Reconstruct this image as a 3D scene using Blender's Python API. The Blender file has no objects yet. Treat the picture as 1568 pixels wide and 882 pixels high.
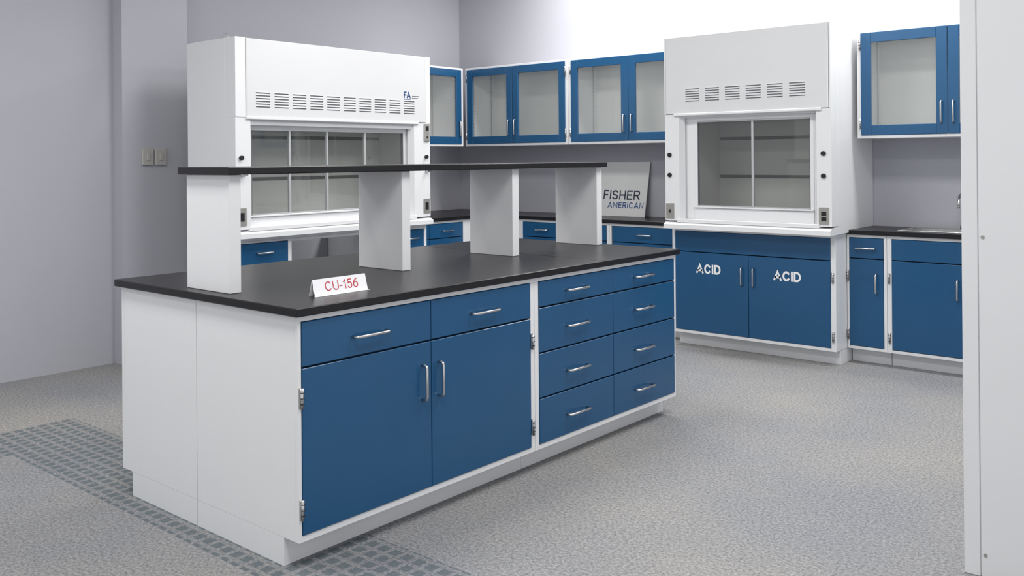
import bpy, bmesh, math, random
from mathutils import Vector, Matrix
random.seed(3)
scn=bpy.context.scene
COL=scn.collection
scn.view_settings.view_transform='Standard'
scn.view_settings.look='None'

# ---------------------------------------------------------------- materials
def s2l(c):
    c=c/255.0
    return c/12.92 if c<=.04045 else ((c+.055)/1.055)**2.4
def rgb(r,g,b): return (s2l(r),s2l(g),s2l(b),1)
def newmat(n):
    m=bpy.data.materials.new(n);m.use_nodes=True
    return m,m.node_tree,m.node_tree.nodes['Principled BSDF']
def paint(n,c,rough=.4,metal=0,var=.03,nscale=6,bump=0,bscale=300,coat=0,spec=.5):
    m,nt,b=newmat(n)
    tc=nt.nodes.new('ShaderNodeTexCoord')
    nz=nt.nodes.new('ShaderNodeTexNoise');nz.inputs['Scale'].default_value=nscale;nz.inputs['Detail'].default_value=4
    nt.links.new(tc.outputs['Object'],nz.inputs['Vector'])
    mx=nt.nodes.new('ShaderNodeMix');mx.data_type='RGBA'
    mx.inputs['A'].default_value=tuple(v*(1-var) for v in c[:3])+(1,)
    mx.inputs['B'].default_value=tuple(min(1,v*(1+var)) for v in c[:3])+(1,)
    nt.links.new(nz.outputs['Fac'],mx.inputs['Factor'])
    nt.links.new(mx.outputs['Result'],b.inputs['Base Color'])
    b.inputs['Roughness'].default_value=rough;b.inputs['Metallic'].default_value=metal
    b.inputs['Coat Weight'].default_value=coat;b.inputs['Coat Roughness'].default_value=.15
    b.inputs['Specular IOR Level'].default_value=spec
    if bump:
        n2=nt.nodes.new('ShaderNodeTexNoise');n2.inputs['Scale'].default_value=bscale
        nt.links.new(tc.outputs['Object'],n2.inputs['Vector'])
        bp=nt.nodes.new('ShaderNodeBump');bp.inputs['Strength'].default_value=bump;bp.inputs['Distance'].default_value=.002
        nt.links.new(n2.outputs['Fac'],bp.inputs['Height']);nt.links.new(bp.outputs['Normal'],b.inputs['Normal'])
    return m
WHITE=paint('white_powder_coat',rgb(226,227,229),.3,var=.012,bump=.04)
WHITE2=paint('white_hood_panel',rgb(213,214,216),.36,var=.012)
BLUE=paint('blue_powder_coat',rgb(30,81,122),.25,var=.04,bump=.03,spec=.45)
BLACK=paint('black_epoxy',rgb(26,25,28),.32,var=.06,nscale=40,spec=.34)
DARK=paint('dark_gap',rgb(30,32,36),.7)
STEEL=paint('brushed_steel',rgb(200,200,200),.25,metal=1)
ALU=paint('anodised_aluminium',rgb(190,192,194),.4,metal=.4)
LINER=paint('hood_liner',rgb(194,195,193),.6,var=.03)
INNER=paint('cabinet_interior',rgb(226,228,225),.6,var=.02)
WALL=paint('painted_wall',rgb(175,176,184),.85,var=.015,nscale=2,bump=.15,bscale=180)
CEIL=paint('ceiling_tile_white',rgb(225,225,225),.9,bump=.2)
PLATE=paint('switch_plate',rgb(176,174,170),.45)
OUTLET=paint('stainless_plate',rgb(165,163,158),.4,metal=.5)
BLKPL=paint('black_plastic',rgb(22,22,24),.4)
SLOTB=paint('baffle_slot_shadow',rgb(70,70,72),.6)
TXT_W=paint('white_vinyl',rgb(240,240,240),.5)
TXT_R=paint('red_ink',rgb(198,50,62),.6)
TXT_N=paint('navy_ink',rgb(45,52,72),.6)
TXT_B=paint('blue_ink',rgb(40,78,135),.6)
BOARD=paint('sign_board_face',rgb(214,215,214),.5)
CARD=paint('white_card',rgb(238,238,242),.5)
def glass(n,tint,refl,haze):
    m=bpy.data.materials.new(n);m.use_nodes=True;nt=m.node_tree;nt.nodes.clear()
    o=nt.nodes.new('ShaderNodeOutputMaterial');t=nt.nodes.new('ShaderNodeBsdfTransparent');g=nt.nodes.new('ShaderNodeBsdfGlossy')
    t.inputs[0].default_value=tint;g.inputs['Roughness'].default_value=.03
    d=nt.nodes.new('ShaderNodeBsdfDiffuse');d.inputs[0].default_value=(.8,.82,.81,1)
    m2=nt.nodes.new('ShaderNodeMixShader');m2.inputs[0].default_value=haze
    lw=nt.nodes.new('ShaderNodeLayerWeight');lw.inputs[0].default_value=.25
    ma=nt.nodes.new('ShaderNodeMath');ma.operation='MULTIPLY_ADD';ma.inputs[1].default_value=refl;ma.inputs[2].default_value=.05
    mx=nt.nodes.new('ShaderNodeMixShader')
    nt.links.new(lw.outputs['Facing'],ma.inputs[0]);nt.links.new(ma.outputs[0],mx.inputs[0])
    nt.links.new(t.outputs[0],m2.inputs[1]);nt.links.new(d.outputs[0],m2.inputs[2])
    nt.links.new(m2.outputs[0],mx.inputs[1]);nt.links.new(g.outputs[0],mx.inputs[2]);nt.links.new(mx.outputs[0],o.inputs[0])
    return m
GLASS=glass('cabinet_glass',(.97,.98,.97,1),.2,.10)
SASH=glass('sash_glass',(.88,.89,.88,1),.3,.04)

def carpet():
    m,nt,b=newmat('carpet_tiles');N=nt.nodes.new;L=nt.links.new
    tc=N('ShaderNodeTexCoord')
    big=N('ShaderNodeTexNoise');big.inputs['Scale'].default_value=.9;big.inputs['Detail'].default_value=5;L(tc.outputs['Object'],big.inputs['Vector'])
    rb=N('ShaderNodeValToRGB');rb.color_ramp.elements[0].position=.36;rb.color_ramp.elements[1].position=.66
    rb.color_ramp.elements[0].color=rgb(157,159,163);rb.color_ramp.elements[1].color=rgb(175,173,169)
    L(big.outputs['Fac'],rb.inputs[0])
    fine=N('ShaderNodeTexNoise');fine.inputs['Scale'].default_value=80;fine.inputs['Detail'].default_value=5;fine.inputs['Roughness'].default_value=.85
    L(tc.outputs['Object'],fine.inputs['Vector'])
    rf=N('ShaderNodeValToRGB');rf.color_ramp.elements[0].position=.38;rf.color_ramp.elements[1].position=.62
    rf.color_ramp.elements[0].color=(.42,.42,.44,1);rf.color_ramp.elements[1].color=(1.0,1.0,1.0,1)
    L(fine.outputs['Fac'],rf.inputs[0])
    mul=N('ShaderNodeMix');mul.data_type='RGBA';mul.blend_type='MULTIPLY';mul.inputs['Factor'].default_value=1
    L(rb.outputs[0],mul.inputs['A']);L(rf.outputs[0],mul.inputs['B'])
    sx=N('ShaderNodeSeparateXYZ');L(tc.outputs['Object'],sx.inputs[0])
    def M(op,a,bv):
        n=N('ShaderNodeMath');n.operation=op
        for i,v in enumerate((a,bv)):
            if isinstance(v,(int,float)): n.inputs[i].default_value=v
            else: L(v,n.inputs[i])
        return n.outputs[0]
    X,Y=sx.outputs[0],sx.outputs[1]
    b1=M('MULTIPLY',M('MULTIPLY',M('GREATER_THAN',Y,-.11),M('LESS_THAN',Y,.37)),M('GREATER_THAN',X,-2.57))
    b2=M('MULTIPLY',M('MULTIPLY',M('GREATER_THAN',X,-2.57),M('LESS_THAN',X,-2.14)),M('LESS_THAN',Y,.37))
    mask=M('MAXIMUM',b1,b2)
    P=.062
    def cell(c):
        f=M('FRACT',M('DIVIDE',M('ADD',c,10),P),0)
        return M('MULTIPLY',M('GREATER_THAN',f,.13),M('LESS_THAN',f,.80))
    blk=M('MULTIPLY',cell(X),cell(Y))
    fac=M('MULTIPLY',mask,M('ADD',M('MULTIPLY',blk,.56),.18))
    mx=N('ShaderNodeMix');mx.data_type='RGBA';L(fac,mx.inputs['Factor']);L(mul.outputs['Result'],mx.inputs['A'])
    mx.inputs['B'].default_value=rgb(84,96,103)
    L(mx.outputs['Result'],b.inputs['Base Color']);b.inputs['Roughness'].default_value=.95;b.inputs['Specular IOR Level'].default_value=.15
    bp=N('ShaderNodeBump');bp.inputs['Strength'].default_value=.6;bp.inputs['Distance'].default_value=.006
    L(fine.outputs['Fac'],bp.inputs['Height']);L(bp.outputs['Normal'],b.inputs['Normal'])
    return m
CARPET=carpet()

# ---------------------------------------------------------------- stroke lettering (plain sans)
def arc(cx,cy,rx,ry,a,b,n=14):
    return [(cx+rx*math.cos(math.radians(a+(b-a)*k/n)),cy+ry*math.sin(math.radians(a+(b-a)*k/n))) for k in range(n+1)]
GL={'A':(.95,[[(0,0),(.5,1),(1,0)],[(.2,.28),(.8,.28)]]),
'C':(.88,[arc(.5,.5,.5,.5,42,318,22)]),
'I':(0,[[(.5,0),(.5,1)]]),
'D':(.82,[[(0,0),(0,1)]+arc(.42,.5,.58,.5,90,-90)+[(0,0)]]),
'F':(.66,[[(0,0),(0,1),(1,1)],[(0,.5),(.85,.5)]]),
'E':(.70,[[(1,0),(0,0),(0,1),(1,1)],[(0,.52),(.88,.52)]]),
'S':(.76,[arc(.5,.75,.5,.25,28,270)+arc(.5,.25,.5,.25,90,-152)[1:]]),
'H':(.80,[[(0,0),(0,1)],[(1,0),(1,1)],[(0,.5),(1,.5)]]),
'R':(.78,[[(0,0),(0,1)]+arc(.62,.74,.38,.26,90,-90)+[(0,.48)],[(.5,.48),(1,0)]]),
'M':(.98,[[(0,0),(0,1),(.5,.2),(1,1),(1,0)]]),
'N':(.82,[[(0,0),(0,1),(1,0),(1,1)]]),
'U':(.78,[[(0,1)]+arc(.5,.36,.5,.36,180,360)+[(1,1)]]),
'-':(.34,[[(0,.38),(1,.38)]]),
'1':(.40,[[(0,.78),(.7,1),(.7,0)]]),
'5':(.62,[[(.92,1),(.14,1),(.08,.56)]+arc(.46,.33,.54,.33,128,-148)]),
'6':(.66,[arc(.5,.32,.5,.32,0,360,24),[(.85,.97),(.5,.92),(.18,.72),(.02,.42)]])}

# ---------------------------------------------------------------- builder
class Group:
    def __init__(s,name,kind='W',plane=0.0):
        s.e=bpy.data.objects.new(name,None);COL.objects.link(s.e);s.e.empty_display_size=.1
        s.kind=kind;s.plane=plane;s.bms={}
    def m(s,a,o,z):
        if s.kind=='X': return Vector((s.plane+o,a,z))
        if s.kind=='Y': return Vector((a,s.plane-o,z))
        return Vector((a,o,z))
    def bm(s,part,mat):
        k=(part,mat.name)
        if k not in s.bms: s.bms[k]=(bmesh.new(),mat)
        return s.bms[k][0]
    def box(s,part,mat,a0,a1,o0,o1,z0,z1,b=.0015):
        bm=s.bm(part,mat)
        p=s.m(a0,o0,z0);q=s.m(a1,o1,z1)
        lo=Vector(map(min,p,q));hi=Vector(map(max,p,q));c=(lo+hi)/2;d=hi-lo
        g=bmesh.ops.create_cube(bm,size=1,matrix=Matrix.Translation(c)@Matrix.Diagonal((*d,1)))
        b=min(b,min(d)*.3)
        if b>0:
            es=set(e for v in g['verts'] for e in v.link_edges)
            bmesh.ops.bevel(bm,geom=list(es),offset=b,segments=1,affect='EDGES')
    def pane(s,part,mat,a0,a1,o,z0,z1):
        bm=s.bm(part,mat)
        bm.faces.new([bm.verts.new(s.m(*p)) for p in ((a0,o,z0),(a1,o,z0),(a1,o,z1),(a0,o,z1))])
    def poly(s,part,mat,pts):
        bm=s.bm(part,mat)
        A=[bm.verts.new(s.m(*p)) for p in pts[0]];B=[bm.verts.new(s.m(*p)) for p in pts[1]]
        n=len(A);bm.faces.new(A);bm.faces.new(B[::-1])
        for i in range(n):
            bm.faces.new((A[i],B[i],B[(i+1)%n],A[(i+1)%n]))
    def tube(s,part,mat,pts,r,seg=8):
        bm=s.bm(part,mat);P=[s.m(*p) for p in pts];rings=[]
        for i,p in enumerate(P):
            t=((P[i]-P[i-1]).normalized() if i>0 else Vector())+((P[i+1]-P[i]).normalized() if i<len(P)-1 else Vector())
            t.normalize()
            up=Vector((0,0,1)) if abs(t.z)<.9 else Vector((1,0,0))
            if s.kind!='W' and len(P)>2: up=(P[0]-P[-1]).cross(P[1]-P[0])
            u=t.cross(up).normalized();v=t.cross(u).normalized()
            rings.append([bm.verts.new(p+r*(math.cos(2*math.pi*k/seg)*u+math.sin(2*math.pi*k/seg)*v)) for k in range(seg)])
        for a,b in zip(rings,rings[1:]):
            for k in range(seg): 
                f=bm.faces.new((a[k],a[(k+1)%seg],b[(k+1)%seg],b[k]));f.smooth=True
        bm.faces.new(rings[0]);bm.faces.new(rings[-1][::-1])
    def pull(s,a,z,L=.15,vert=False,out=.032,base=.004):
        h=L/2;k=.012
        pr=[(-h,base-.004),(-h,out-k),(-h+k*.3,out-k*.3),(-h+k,out),(h-k,out),(h-k*.3,out-k*.3),(h,out-k),(h,base-.004)]
        pts=[((a,o,z+t) if vert else (a+t,o,z)) for t,o in pr]
        s.tube('handles',STEEL,pts,.0062)
    def hinge(s,a,z,base=.003):
        s.box('hinges',STEEL,a-.008,a+.008,0,base+.004,z-.035,z+.035,.001)
        s.tube('hinges',STEEL,[(a,base+.006,z-.036),(a,base+.006,z+.036)],.006)
        for t in (-.02,.0,.02): s.box('hinge_gaps',DARK,a-.0068,a+.0068,base+.006,base+.0125,z+t-.001,z+t+.001,0)
    def face(s,part,a0,a1,z0,z1,g=.0018,mat=None):
        s.box(part,mat or BLUE,a0+g,a1-g,-.016,.004,z0+g,z1-g,.002)
    def disc(s,part,mat,a,z,r,o0,o1):
        s.tube(part,mat,[(a,o0,z),(a,o1,z)],r,20)
    def letters(s,part,body,mat,a,z,w,h,o,tilt=0,st=.14,track=.12):
        bm=s.bm(part,mat)
        ws=[GL[c][0]*1.0 if GL[c][0] else st for c in body]
        tot=sum(ws)+track*(len(body)-1);k=w/(tot*h)
        x=0
        def put(px,py):
            lx=(px-tot/2)*h*k;ly=(py-.5)*h
            return bm.verts.new(s.m(a+lx,o-ly*math.sin(tilt),z+ly*math.cos(tilt)))
        for c,cw in zip(body,ws):
            for pl in GL[c][1]:
                P=[Vector((x+st/2+p[0]*(cw-st),st/2+p[1]*(1-st))) for p in pl]
                n=len(P);prev=None
                closed=(P[0]-P[-1]).length<1e-6
                for i in range(n):
                    d0=(P[i]-P[i-1]).normalized() if i>0 else None
                    d1=(P[i+1]-P[i]).normalized() if i<n-1 else None
                    if closed and i in (0,n-1): d0=(P[-1]-P[-2]).normalized();d1=(P[1]-P[0]).normalized()
                    if d0 is None: t=d1;sc=1
                    elif d1 is None: t=d0;sc=1
                    else:
                        t=(d0+d1)
                        if t.length<1e-4: t=d1.copy()
                        t.normalize();sc=min(1/max(t.dot(d1),.3),2.0)
                    nn=Vector((-t.y,t.x))*st/2*sc;p=P[i].copy()
                    if not closed:
                        if i==0: p-=d1*st/2*.98
                        if i==n-1: p+=d0*st/2*.98
                    cur=(put(*(p+nn)),put(*(p-nn)))
                    if prev: bm.faces.new((prev[0],prev[1],cur[1],cur[0]))
                    prev=cur
            x+=cw+track
    def done(s):
        for (part,_),(bm,mat) in s.bms.items():
            bmesh.ops.recalc_face_normals(bm,faces=bm.faces)
            me=bpy.data.meshes.new(part);bm.to_mesh(me);bm.free();me.materials.append(mat)
            o=bpy.data.objects.new(part,me);COL.objects.link(o);o.parent=s.e
        s.bms={}
        return s.e
def simple(name,mat,lo,hi):
    me=bpy.data.meshes.new(name);bm=bmesh.new();lo=Vector(lo);hi=Vector(hi)
    bmesh.ops.create_cube(bm,size=1,matrix=Matrix.Translation((lo+hi)/2)@Matrix.Diagonal((*(hi-lo),1)))
    bm.to_mesh(me);bm.free();me.materials.append(mat)
    o=bpy.data.objects.new(name,me);COL.objects.link(o);return o

# ---------------------------------------------------------------- room
YB=4.86;XL=-3.86;XA=-3.74;XP=-3.61;H=3.4
simple('floor',CARPET,(-4.2,-4.5,-.05),(4.5,YB+.15,0))
simple('ceiling',CEIL,(-4.2,-4.5,H),(4.5,YB+.15,H+.08))
simple('wall_back',WALL,(-4.2,YB,0),(4.5,YB+.15,H))
simple('wall_left',WALL,(-4.1,1.5,0),(XL,YB,H))
simple('wall_left_front',WALL,(-4.1,-4.5,0),(XA,1.19,H))
simple('wall_left_pier',WALL,(-4.1,1.19,0),(XP,1.69,H))

TI=.087;TZ=.1;CT=.914;CB=.884
# ---------------------------------------------------------------- island
W=1.249;L=2.53;L1=1.293
g=Group('lab_island_bench','X',0.0)
g.box('carcass',WHITE,.004,L-.004,-W+.02,-.02,TZ+.002,CB-.001,.001)
for o0,o1 in ((-W+.0215,-.6525),(-.6495,-.0185)):
    for y0,y1 in ((0,.018),(L-.018,L)):
        g.box('end_panels',WHITE,y0,y1,o0,o1,TZ,CB-.0005,.001)
for o0,o1 in ((-W+TI,-.6525),(-.6495,-TI)):
    for y0,y1 in ((0,.018),(L-.018,L)):
        g.box('end_panels',WHITE,y0,y1,o0,o1,0,TZ-.0002,0)
g.box('panel_seam',DARK,.003,.006,-.655,-.647,.002,CB-.002,0)
g.box('toe_kick',WHITE,.004,L1-.001,-TI-.02,-TI-.001,0,TZ,.001)
g.box('toe_kick',WHITE,L1+.001,L-.004,-TI-.02,-TI-.001,0,TZ,.001)
g.box('toe_kick',WHITE,.004,L-.004,-W+TI+.001,-W+TI+.02,0,TZ,.001)
g.box('cabinet_floor',WHITE,.004,L-.004,-W+.03,-.022,TZ-.001,TZ+.01,0)
def frame(g,a0,a1,z0,z1,tl=.014,tr=.014,tb=.022,tt=.02,mat=WHITE):
    g.box('face_frame',mat,a0,a0+tl,-.018,0,z0,z1,.001)
    g.box('face_frame',mat,a1-tr,a1,-.018,0,z0,z1,.001)
    g.box('face_frame',mat,a0+tl,a1-tr,-.018,0,z0,z0+tb,.001)
    g.box('face_frame',mat,a0+tl,a1-tr,-.018,0,z1-tt,z1,.001)
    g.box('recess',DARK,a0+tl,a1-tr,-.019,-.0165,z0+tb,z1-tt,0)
frame(g,0,L1-.001,TZ,CB-.0005,.014,.028)
frame(g,L1+.001,L,TZ,CB-.0005,.028,.014)
zt=CB-.0205;zb=TZ+.022
a0,am,a1=.014,.639,L1-.029
g.face('drawer_fronts',a0,am,.705,zt);g.face('drawer_fronts',am,a1,.705,zt)
g.face('doors',a0,am,zb,.702);g.face('doors',am,a1,zb,.702)
g.pull(.32,.778,.16);g.pull(.95,.778,.16)
g.pull(.588,.545,.135,True);g.pull(.678,.545,.135,True)
for z in (.60,.215): g.hinge(.010,z);g.hinge(L1-.022,z)
b0,bm_,b1=L1+.029,1.918,L-.014
rows=[(.745,zt,.803),(.538,.742,.635),(.332,.535,.425),(zb,.329,.218)]
for z0,z1,zp in rows:
    g.face('drawer_fronts',b0,bm_,z0,z1);g.face('drawer_fronts',bm_,b1,z0,z1)
    g.pull(1.605,zp,.16);g.pull(2.19,zp,.16)
for k in range(4):
    y0=.02+k*(L-.04)/4;y1=y0+(L-.04)/4
    g.box('rear_doors',BLUE,y0+.004,y1-.004,-W-.004,-W+.018,zb,.70,.002)
    g.box('rear_drawers',BLUE,y0+.004,y1-.004,-W-.004,-W+.018,.706,zt,.002)
g.box('rear_frame',WHITE,0,L,-W,-W+.0195,TZ,CB-.001,.001)
ov=.022
for y0,y1 in ((-ov,1.829),(1.8305,L+ov)):
    g.box('epoxy_top',BLACK,y0,y1,-W-ov,ov,CB,CT,.003)
g.done()

g=Group('reagent_shelf','W')
for y0 in (.035,.925,1.70,2.455):
    g.box('uprights',WHITE,-.775,-.47,y0,y0+.052,CT,1.369,.0025)
for y0,y1 in ((.01,1.012),(1.0135,2.515)):
    g.box('shelf_slab',BLACK,-.80,-.435,y0,y1,1.369,1.398,.003)
g.done()

g=Group('name_card','X',-.15)
t=.0012
g.poly('card',CARD,[[(.19,.0,CT+.0005),(.19,-.018,CT+.062),(.19,-.018-t,CT+.062),(.19,-t,CT+.0005)],[(.445,.0,CT+.0005),(.445,-.018,CT+.062),(.445,-.018-t,CT+.062),(.445,-t,CT+.0005)]])
g.poly('card',CARD,[[(.19,-.036,CT+.0005),(.19,-.018,CT+.062),(.19,-.018-t,CT+.062),(.19,-.036-t,CT+.0005)],[(.445,-.036,CT+.0005),(.445,-.018,CT+.062),(.445,-.018-t,CT+.062),(.445,-.036-t,CT+.0005)]])
g.box('card_foot',CARD,.186,.445,0,.012,CT+.0003,CT+.0015,0)
g.letters('lettering','CU-156',TXT_R,.322,CT+.033,.158,.036,-.008,math.atan(.018/.062),st=.1,track=.16)
g.done()

# ---------------------------------------------------------------- fume hoods
DARK2=paint('slot_shadow',rgb(105,106,110),.8)
def slots(g,a0,n,w,pitch,z0,z1,o,rows=6):
    for i in range(n):
        a=a0+i*pitch;h=(z1-z0)/rows
        for r in range(rows):
            zc=z0+(r+.5)*h
            g.box('vent_slots',DARK2,a,a+w,o-.002,o+.0006,zc-h*.2,zc+h*.2,0)
            g.box('vent_lips',WHITE,a,a+w,o-.001,o+.004,zc+h*.2,zc+h*.36,0)
def hood(kind,plane,a0,a1,zb,zt,depth,panelz,op0,op1,optop,g0,g1,gtop,gbot,div,slot,post,postr):
    g=Group('fume_hood',kind,plane)
    T=.03
    g.box('side_panels',WHITE,a0,a0+T,-depth,-.1205,zb,zt)
    g.box('side_panels',WHITE,a1-T,a1,-depth,-.1205,zb,zt)
    g.box('top_panel',WHITE,a0+T,a1-T,-depth,-.01,zt-.02,zt-.002)
    g.box('back_panel',LINER,a0+T,a1-T,-depth,-depth+.02,zb,zt-.02)
    g.box('front_posts',WHITE,a0,op0-.012,-.12,0,zb+.057,panelz,.001)
    g.box('front_posts',WHITE,op1+.012,a1,-.12,0,zb+.057,panelz,.001)
    g.box('front_posts',WHITE,a0,a0+post,-.12,.003,panelz,zt,.001)
    g.box('front_posts',WHITE,a1-postr,a1,-.12,.003,panelz,zt,.001)
    g.box('panel_gap',DARK2,a0+post,a1-postr,-.028,-.002,panelz,zt-.004,0)
    g.box('front_panel',WHITE2,a0+post+.003,a1-postr-.003,-.03,.008,panelz+.002,zt-.003,.004)
    g.box('panel_lip',WHITE,op0-.05,op1+.05,-.02,.016,panelz-.014,panelz+.006,.004)
    g.box('header',WHITE,op0-.012,op1+.012,-.12,-.02,optop,panelz-.001,.003)
    for s_,a in ((1,op0),(-1,op1)):
        g.poly('reveal',WHITE,[[(a-.012*s_,-.002,zb+.06),(a+.012*s_,-.05,zb+.06),(a-.012*s_,-.05,zb+.06)],[(a-.012*s_,-.002,optop+.02),(a+.012*s_,-.05,optop+.02),(a-.012*s_,-.05,optop+.02)]])
    g.poly('airfoil_sill',WHITE,[[(a0,.0,zb+.045),(a0,.03,zb+.03),(a0,.03,zb),(a0,-.12,zb),(a0,-.12,zb+.055)],[(a1,.0,zb+.045),(a1,.03,zb+.03),(a1,.03,zb),(a1,-.12,zb),(a1,-.12,zb+.055)]])
    g.box('sill_step',WHITE,op0-.03,op1+.03,-.075,.012,zb+.045,zb+.072,.003)
    so=-.07
    fb=.028
    g.box('sash_frame',WHITE,g0-fb,g0,so-.02,so,gbot-.03,optop,.002)
    g.box('sash_frame',WHITE,g1,g1+fb,so-.02,so,gbot-.03,optop,.002)
    g.box('sash_frame',WHITE,op0,op1,so-.022,so+.004,gtop,optop+.002,.002)
    g.box('sash_rail',WHITE,g0-fb,g1+fb,so-.024,so+.006,zb+.06,gbot-.014,.003)
    g.box('sash_handle',WHITE,g0-fb,g1+fb,so-.024,so+.022,gbot-.012,gbot,.003)
    g.box('sash_track',ALU,g0,g1,so-.02,so+.002,gtop-.012,gtop,.001)
    g.box('sash_track',ALU,g0,g1,so-.02,so+.012,gbot,gbot+.008,.001)
    g.box('sash_gasket',DARK2,g0-.001,g0+.004,so-.018,so+.001,gbot,gtop,0)
    g.box('sash_gasket',DARK2,g1-.004,g1+.001,so-.018,so+.001,gbot,gtop,0)
    g.box('sash_fill',WHITE,op0-.012,g0-fb,so-.022,so-.004,zb+.06,optop,.001)
    g.box('sash_fill',WHITE,g1+fb,op1+.012,so-.022,so-.004,zb+.06,optop,.001)
    edges=[g0]+list(div)+[g1]
    for i in range(len(edges)-1):
        oo=so-.007-(i%2)*.007
        g.pane('sash_glass',SASH,edges[i],edges[i+1],oo,gbot+.008,gtop-.008)
    for d in div: g.box('sash_stiles',ALU,d-.008,d+.008,so-.018,so+.002,gbot+.008,gtop-.008,.001)
    g.box('work_surface',LINER,a0+T,a1-T,-depth+.02,-.125,zb,zb+.03)
    g.box('liner_walls',LINER,a0+T+.05,a0+T+.058,-depth+.02,-.13,zb+.03,optop+.2,0)
    g.box('liner_walls',LINER,a1-T-.058,a1-T-.05,-depth+.02,-.13,zb+.03,optop+.2,0)
    bo=-depth+.09
    for z0,z1 in ((zb+.10,zb+.36),(zb+.385,zb+.66),(zb+.685,optop+.2)):
        g.box('baffle',LINER,a0+T+.058,a1-T-.058,bo-.006,bo,z0,z1,.001)
    for z in (zb+.372,zb+.672): g.box('baffle_slots',SLOTB,a0+T+.058,a1-T-.058,bo-.02,bo-.012,z-.016,z+.016,0)
    g.box('liner_top',LINER,a0+T+.05,a1-T-.05,-depth+.02,-.13,optop+.19,optop+.2,0)
    slots(g,*slot,.008)
    return g
XH=-2.556
g=hood('X',XH,1.41,3.154,.917,2.223,.575,1.705,1.535,2.97,1.655,1.575,2.93,1.635,1.06,(1.88,2.20,2.55),(1.56,10,.11,.1455,1.765,1.875),.075,.05)
g.disc('service_knobs',BLKPL,1.448,1.44,.014,0,.02);g.disc('service_knobs',BLKPL,3.105,1.44,.014,0,.02)
for z in (1.33,):
    g.disc('gas_cocks',STEEL,1.455,z,.012,0,.03);g.box('gas_cocks',STEEL,1.435,1.48,.028,.036,z-.006,z+.006)
    g.disc('gas_cocks',STEEL,3.11,z,.012,0,.03);g.box('gas_cocks',STEEL,3.09,3.135,.028,.036,z-.006,z+.006)
for a in (1.453,3.11):
    g.box('outlet_plates',OUTLET,a-.033,a+.033,0,.006,1.0,1.115)
    g.box('outlet_sockets',BLKPL,a-.016,a+.016,.005,.009,1.03,1.085)
g.box('airflow_monitor',OUTLET,3.085,3.14,0,.012,1.56,1.70,.003)
g.box('airflow_display',BLKPL,3.098,3.127,.011,.014,1.645,1.68,.001)
g.box('airflow_display',BLKPL,3.105,3.12,.011,.014,1.585,1.60,.001)
g.letters('logo','FA',TXT_B,2.905,1.915,.07,.05,.0095,st=.2,track=.02)
g.box('logo_underline',TXT_B,2.872,2.940,.0085,.0095,1.880,1.884,0)
for k in range(2): g.box('logo_caption',DARK2,2.955,3.03-.01*k,.0085,.0095,1.906-.016*k,1.911-.016*k,0)
g.tube('wire_loop',STEEL,[(1.46,-.22,2.222),(1.45,-.2,2.25),(1.44,-.16,2.258),(1.43,-.12,2.25),(1.43,-.10,2.222)],.002)
g.done()
YH=4.071
g=hood('Y',YH,-.982,.284,.894,2.318,YB-YH-.005,1.74,-.85,.17,1.715,-.745,.11,1.69,1.06,(-.31,),(-.80,6,.113,.16,1.825,1.93),.012,.012)
for a in (-.94,.232):
    for z in (1.44,1.29): g.disc('service_knobs',BLKPL,a,z,.016,0,.012)
    g.box('outlet_plates',OUTLET,a-.034,a+.034,0,.006,.965,1.08)
    if a<0: g.box('outlet_switch',BLKPL,a-.006,a+.006,.005,.016,1.01,1.035)
    else:
        for z in (.99,1.025): g.box('outlet_sockets',BLKPL,a-.017,a+.017,.005,.009,z,z+.028)
g.done()

# ---------------------------------------------------------------- hood support table (left)
XT=-2.60
g=Group('hood_base_table','X',XT)
g.box('top_rail',WHITE,1.42,3.15,-.5,0,.893,.916)
for a0,a1 in ((1.43,1.87),(2.82,3.15)):
    g.box('carcass',WHITE,a0+.002,a1-.002,-.5,-.019,TZ,.892)
    g.box('toe_kick',WHITE,a0+.002,a1-.002,-.5,-TI,0,TZ)
    frame(g,a0,a1,TZ,.892,.03,.03,.02,.014)
    g.face('drawer_fronts',a0+.03,a1-.03,.735,.877)
    g.face('doors',a0+.03,a1-.03,.12,.73)
    g.pull((a0+a1)/2,.81,.12);g.pull(a1-.07,.6,.12,True)
g.box('apron',WHITE,1.87,2.82,-.03,-.0,.872,.892)
g.done()

# ---------------------------------------------------------------- base cabinets
def basecab(name,kind,plane,a0,a1,depth,cols,rows,top=CB-.001,tl=.02,tr=.02,hside=None):
    g=Group(name,kind,plane)
    g.box('carcass',WHITE,a0+.001,a1-.001,-depth,-.0195,TZ,top)
    g.box('toe_kick',WHITE,a0+.001,a1-.001,-depth,-TI,0,TZ,.001)
    frame(g,a0,a1,TZ,top,tl,tr,.02,.02)
    n=len(cols)-1
    for i in range(n):
        c0,c1=cols[i],cols[i+1]
        for z0,z1,k in rows:
            g.face('drawer_fronts' if k!='D' else 'doors',c0,c1,z0,z1)
            if k=='d': g.pull((c0+c1)/2,(z0+z1)/2,.13)
            if k=='D':
                right=(hside=='R') if n==1 else (i%2==0)
                g.pull((c1-.045) if right else (c0+.045),.555,.13,True)
                ha=(a0+tl*.5 if i==0 else a1-tr*.5)
                if n==1: ha=(a0+tl*.5) if right else (a1-tr*.5)
                for z in (.6,.2): g.hinge(ha,z)
    return g
std=[(.735,.862,'d'),(.122,.732,'D')]
XLb=-3.03
g=basecab('base_cabinet','X',XLb,3.17,4.34,XLb-XL-.005,[3.20,3.60,4.02],std,tr=.32);g.done()
YLb=4.35
g=basecab('base_cabinet','Y',YLb,-3.0,-1.685,YB-YLb-.005,[-2.61,-2.165,-1.71],std,tl=.39,tr=.025);g.done()
g=basecab('base_cabinet','Y',YLb,-1.683,-1.0,YB-YLb-.005,[-1.655,-1.02],std,hside='R');g.done()
YR=4.39
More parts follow.
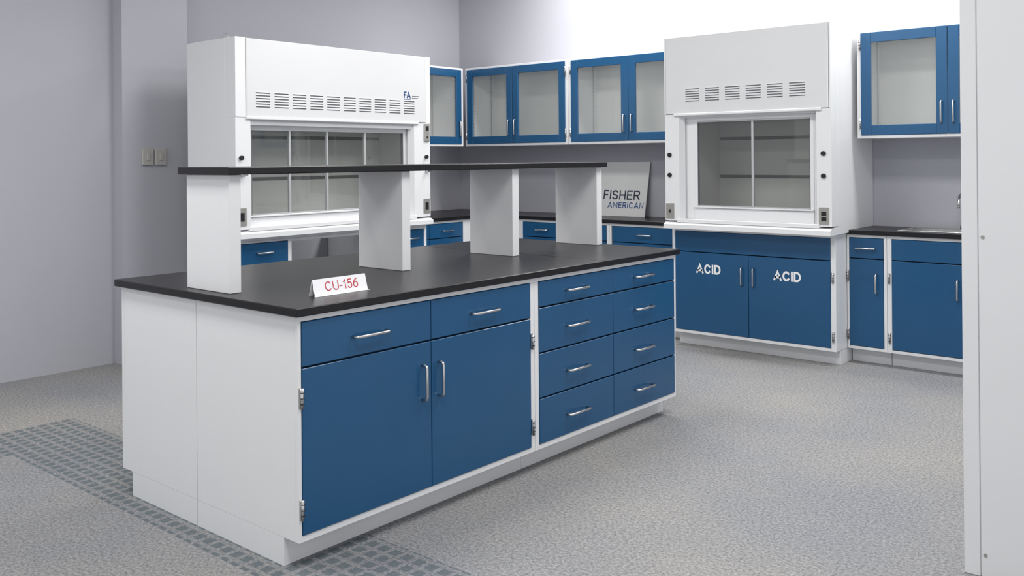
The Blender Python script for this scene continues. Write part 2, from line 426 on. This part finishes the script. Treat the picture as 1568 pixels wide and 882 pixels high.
g=basecab('base_cabinet','Y',YR,.263,.53,YB-YR-.005,[.278,.51],[(.722,.862,'d'),(.122,.719,'D')],tl=.015,tr=.02,hside='R');g.done()
g=basecab('base_cabinet','Y',YR,.532,1.49,YB-YR-.005,[.562,1.02,1.47],[(.722,.862,'f'),(.122,.719,'D')],tl=.03,tr=.02);g.done()
YC=4.189
g=Group('acid_storage_cabinet','Y',YC)
g.box('carcass',WHITE,-.99,.26,-(YB-YC-.005),-.0195,TZ,.892)
g.box('toe_kick',WHITE,-.985,.258,-(YB-YC-.005),-TI,0,TZ,.001)
frame(g,-.995,.262,TZ,.893,.025,.035,.022,.025)
g.face('top_panel',-.97,.227,.715,.868)
g.face('doors',-.97,-.372,.122,.712);g.face('doors',-.372,.227,.122,.712)
g.pull(-.418,.558,.13,True);g.pull(-.328,.558,.13,True)
for z in (.6,.2): g.hinge(.243,z)
g.letters('label','ACID',TXT_W,-.69,.592,.20,.070,.005,st=.21,track=.1);g.letters('label','ACID',TXT_W,-.08,.586,.20,.070,.005,st=.21,track=.1)
g.done()
g=Group('countertop','W')
g.box('slab',BLACK,XL+.004,XLb+.022,3.16,YB-.004,CB,CT,.003)
g.box('slab',BLACK,XLb+.0225,-.99,YLb-.022,YB-.004,CB,CT,.003)
g.done()
g=Group('countertop','W')
SX0,SX1,SY0,SY1=.60,1.12,4.47,4.78
for x0,x1,y0,y1 in ((.285,SX0,YR-.022,YB-.004),(SX1,1.6,YR-.022,YB-.004),(SX0,SX1,YR-.022,SY0),(SX0,SX1,SY1,YB-.004)):
    g.box('slab',BLACK,x0,x1,y0,y1,CB,CT,.0)
g.done()
g=Group('lab_sink','W')
r=.018
for x0,x1,y0,y1 in ((SX0-r,SX1+r,SY0-r,SY0+.004),(SX0-r,SX1+r,SY1-.004,SY1+r),(SX0-r,SX0+.004,SY0,SY1),(SX1-.004,SX1+r,SY0,SY1)):
    g.box('rim',STEEL,x0,x1,y0,y1,CT+.0002,CT+.006,.001)
g.box('basin',STEEL,SX0+.001,SX0+.004,SY0+.001,SY1-.001,CT-.03,CT,0)
g.box('basin',STEEL,SX1-.004,SX1-.001,SY0+.001,SY1-.001,CT-.03,CT,0)
g.box('basin',STEEL,SX0+.001,SX1-.001,SY0+.001,SY0+.004,CT-.03,CT,0)
g.box('basin',STEEL,SX0+.001,SX1-.001,SY1-.004,SY1-.001,CT-.03,CT,0)
g.box('basin',STEEL,SX0+.001,SX1-.001,SY0+.001,SY1-.001,CT-.029,CT-.026,0)
g.done()
g=Group('gooseneck_faucet','W')
fx,fy=.90,4.82
pts=[(fx,fy,CT),(fx,fy,CT+.18)]+[(fx,fy-.06+.06*math.cos(t),CT+.18+.06*math.sin(t)) for t in [math.pi*k/8 for k in range(1,9)]]+[(fx,fy-.12,CT+.15)]
g.tube('spout',STEEL,pts,.009);g.tube('base',STEEL,[(fx,fy,CT),(fx,fy,CT+.03)],.022,16)
g.box('lever',STEEL,fx+.01,fx+.06,fy-.006,fy+.006,CT+.06,CT+.07);g.done()

# ---------------------------------------------------------------- wall cabinets
def upper(kind,plane,a0,a1,z0,z1,depth,doors,handles,sl=.028):
    g=Group('wall_cabinet',kind,plane);t=.02
    g.box('carcass',WHITE,a0,a0+t,-depth,-.0185,z0,z1);g.box('carcass',WHITE,a1-t,a1,-depth,-.0185,z0,z1)
    g.box('carcass',WHITE,a0+t,a1-t,-depth,-.0185,z0,z0+t);g.box('carcass',WHITE,a0+t,a1-t,-depth,-.0185,z1-t,z1)
    g.box('back',INNER,a0+t,a1-t,-depth,-depth+.012,z0+t,z1-t,0)
    g.box('face_frame',WHITE,a0,a0+sl,-.018,0,z0,z1);g.box('face_frame',WHITE,a1-sl,a1,-.018,0,z0,z1)
    g.box('face_frame',WHITE,a0+sl,a1-sl,-.018,0,z0,z0+.022);g.box('face_frame',WHITE,a0+sl,a1-sl,-.018,0,z1-.022,z1)
    for a in (a0+t+.001,a1-t-.005):
        for o in (-.09,-depth+.07):
            g.box('shelf_standards',ALU,a,a+.004,o-.008,o+.008,z0+.04,z1-.04,0)
            z=z0+.08
            while z<z1-.06:
                g.box('standard_holes',BLKPL,a-.0005,a+.0045,o-.003,o+.003,z,z+.008,0);z+=.032
    for (d0,d1),h in zip(doors,handles):
        st=.068;zz0,zz1=z0+.022,z1-.018
        g.box('door_frames',BLUE,d0,d0+st,-.012,.008,zz0,zz1,.002);g.box('door_frames',BLUE,d1-st,d1,-.012,.008,zz0,zz1,.002)
        g.box('door_frames',BLUE,d0+st,d1-st,-.012,.008,zz0,zz0+st,.002);g.box('door_frames',BLUE,d0+st,d1-st,-.012,.008,zz1-st,zz1,.002)
        g.pane('door_glass',GLASS,d0+st,d1-st,-.004,zz0+st,zz1-st)
        hz=z0+.165
        if h=='R': g.pull(d1-.035,hz,.14,True,base=.008)
        if h=='L': g.pull(d0+.035,hz,.14,True,base=.008)
        ha=d0-.006 if h=='R' else d1+.006
        for z in (z0+.1,z1-.1): g.hinge(ha,z)
    g.done()
YU=4.44;DU=YB-YU-.004
upper('Y',YU,-3.385,-2.168,1.54,2.281,DU,[(-3.36,-2.797),(-2.793,-2.195)],'RL')
upper('Y',YU,-2.164,-.985,1.54,2.281,DU,[(-2.13,-1.547),(-1.543,-1.012)],'RL')
upper('Y',YU,.325,1.49,1.54,2.281,DU,[(.352,.908),(.912,1.465)],'RL')
upper('X',-3.39,3.74,4.415,1.54,2.281,-3.39-XL-.004,[(3.77,4.385)],'R')

# ---------------------------------------------------------------- sign board
g=Group('sign_board','Y',4.74)
lean=.10;hh=.47;tt=.008;x0,x1=-2.2,-1.59
g.poly('panel',BOARD,[[(x0,0,CT+.001),(x0,-lean,CT+hh),(x0,-lean-tt,CT+hh),(x0,-tt,CT+.001)],[(x1,0,CT+.001),(x1,-lean,CT+hh),(x1,-lean-tt,CT+hh),(x1,-tt,CT+.001)]])
ang=math.atan(lean/hh)
def sy(z): return -(z-CT)*math.tan(ang)+.0015
g.letters('title','FISHER',TXT_N,-1.845,1.098,.375,.082,sy(1.098),ang,st=.15,track=.16)
g.letters('subtitle','AMERICAN',TXT_B,-1.795,1.01,.365,.052,sy(1.01),ang,st=.16,track=.22)
g.done()

# ---------------------------------------------------------------- switches
g=Group('light_switch','X',XP)
for a in (1.327,1.425):
    g.box('plates',PLATE,a,a+.085,0,.02,1.395,1.515,.004)
    g.box('toggle',PLATE,a+.03,a+.055,.02,.026,1.43,1.48,.003)
g.done()

# ---------------------------------------------------------------- tall cabinet, right foreground
g=Group('tall_storage_cabinet','W')
cx0,cx1,cy0,cy1,ch=1.752,2.72,1.45,2.05,2.35
g.box('body',WHITE,cx0,cx1,cy0+.006,cy1,0,ch,.002)
g.box('corner_trim',WHITE,cx0,cx0+.05,cy0,cy0+.006,0,ch,.002)
g.box('back_sheet',WHITE,cx0+.053,cx1,cy0+.001,cy0+.006,0,ch,.0015)
for z in (.075,1.145,2.2):
    for x in (cx0+.066,cx1-.03):
        g.tube('rivets',OUTLET,[(x,cy0+.002,z),(x,cy0-.002,z)],.006,12)
for x0,x1 in ((cx0+.01,(cx0+cx1)/2-.002),((cx0+cx1)/2+.002,cx1-.01)): g.box('doors',BLUE,x0,x1,cy1,cy1+.018,.1,ch-.03,.002)
g.done()

# ---------------------------------------------------------------- lights
EM=bpy.data.materials.new('lamp_diffuser');EM.use_nodes=True
nt=EM.node_tree;nt.nodes.clear();e=nt.nodes.new('ShaderNodeEmission');o=nt.nodes.new('ShaderNodeOutputMaterial');e.inputs[0].default_value=(1,.98,.95,1);e.inputs[1].default_value=4;nt.links.new(e.outputs[0],o.inputs[0])
def troffer(x,y,sx,sy,power):
    g=Group('ceiling_light','W')
    g.box('housing',CEIL,x-sx/2-.03,x+sx/2+.03,y-sy/2-.03,y+sy/2+.03,H-.03,H-.0005)
    g.box('diffuser',EM,x-sx/2,x+sx/2,y-sy/2,y+sy/2,H-.036,H-.031,0)
    l=bpy.data.lights.new('panel','AREA');l.shape='RECTANGLE';l.size=sx;l.size_y=sy;l.energy=power;l.color=(1,.985,.96)
    lo=bpy.data.objects.new('panel_lamp',l);COL.objects.link(lo);lo.location=(x,y,H-.045);lo.parent=g.e
    g.done()
troffer(-1.55,4.15,2.0,.4,56);troffer(1.2,4.15,1.8,.4,55)
troffer(-1.0,1.8,1.2,.6,36);troffer(1.3,1.8,1.2,.6,38)
troffer(-1.0,-.8,1.2,.6,37);troffer(1.5,-.8,1.2,.6,38)
troffer(-2.6,-2.2,1.2,.6,26)
w=bpy.data.worlds.new('w');scn.world=w;w.use_nodes=True
w.node_tree.nodes['Background'].inputs[0].default_value=(.97,.98,1,1);w.node_tree.nodes['Background'].inputs[1].default_value=.94

# ---------------------------------------------------------------- camera
yaw,pit,rol=map(math.radians,(40.44,.118,-.459))
f=Vector((-math.sin(yaw)*math.cos(pit),math.cos(yaw)*math.cos(pit),math.sin(pit)))
r0=Vector((math.cos(yaw),math.sin(yaw),0));u0=r0.cross(f)
rr=math.cos(rol)*r0+math.sin(rol)*u0;uu=-math.sin(rol)*r0+math.cos(rol)*u0
M=Matrix((rr,uu,-f)).transposed().to_4x4();M.translation=Vector((2.6201,-1.9279,1.4221))
cd=bpy.data.cameras.new('camera');cam=bpy.data.objects.new('camera',cd);COL.objects.link(cam);cam.matrix_world=M
cd.sensor_width=36;cd.lens=36*1406.94/1568;cd.shift_y=-(441-239.9)/1568;cd.clip_start=.05
scn.camera=cam
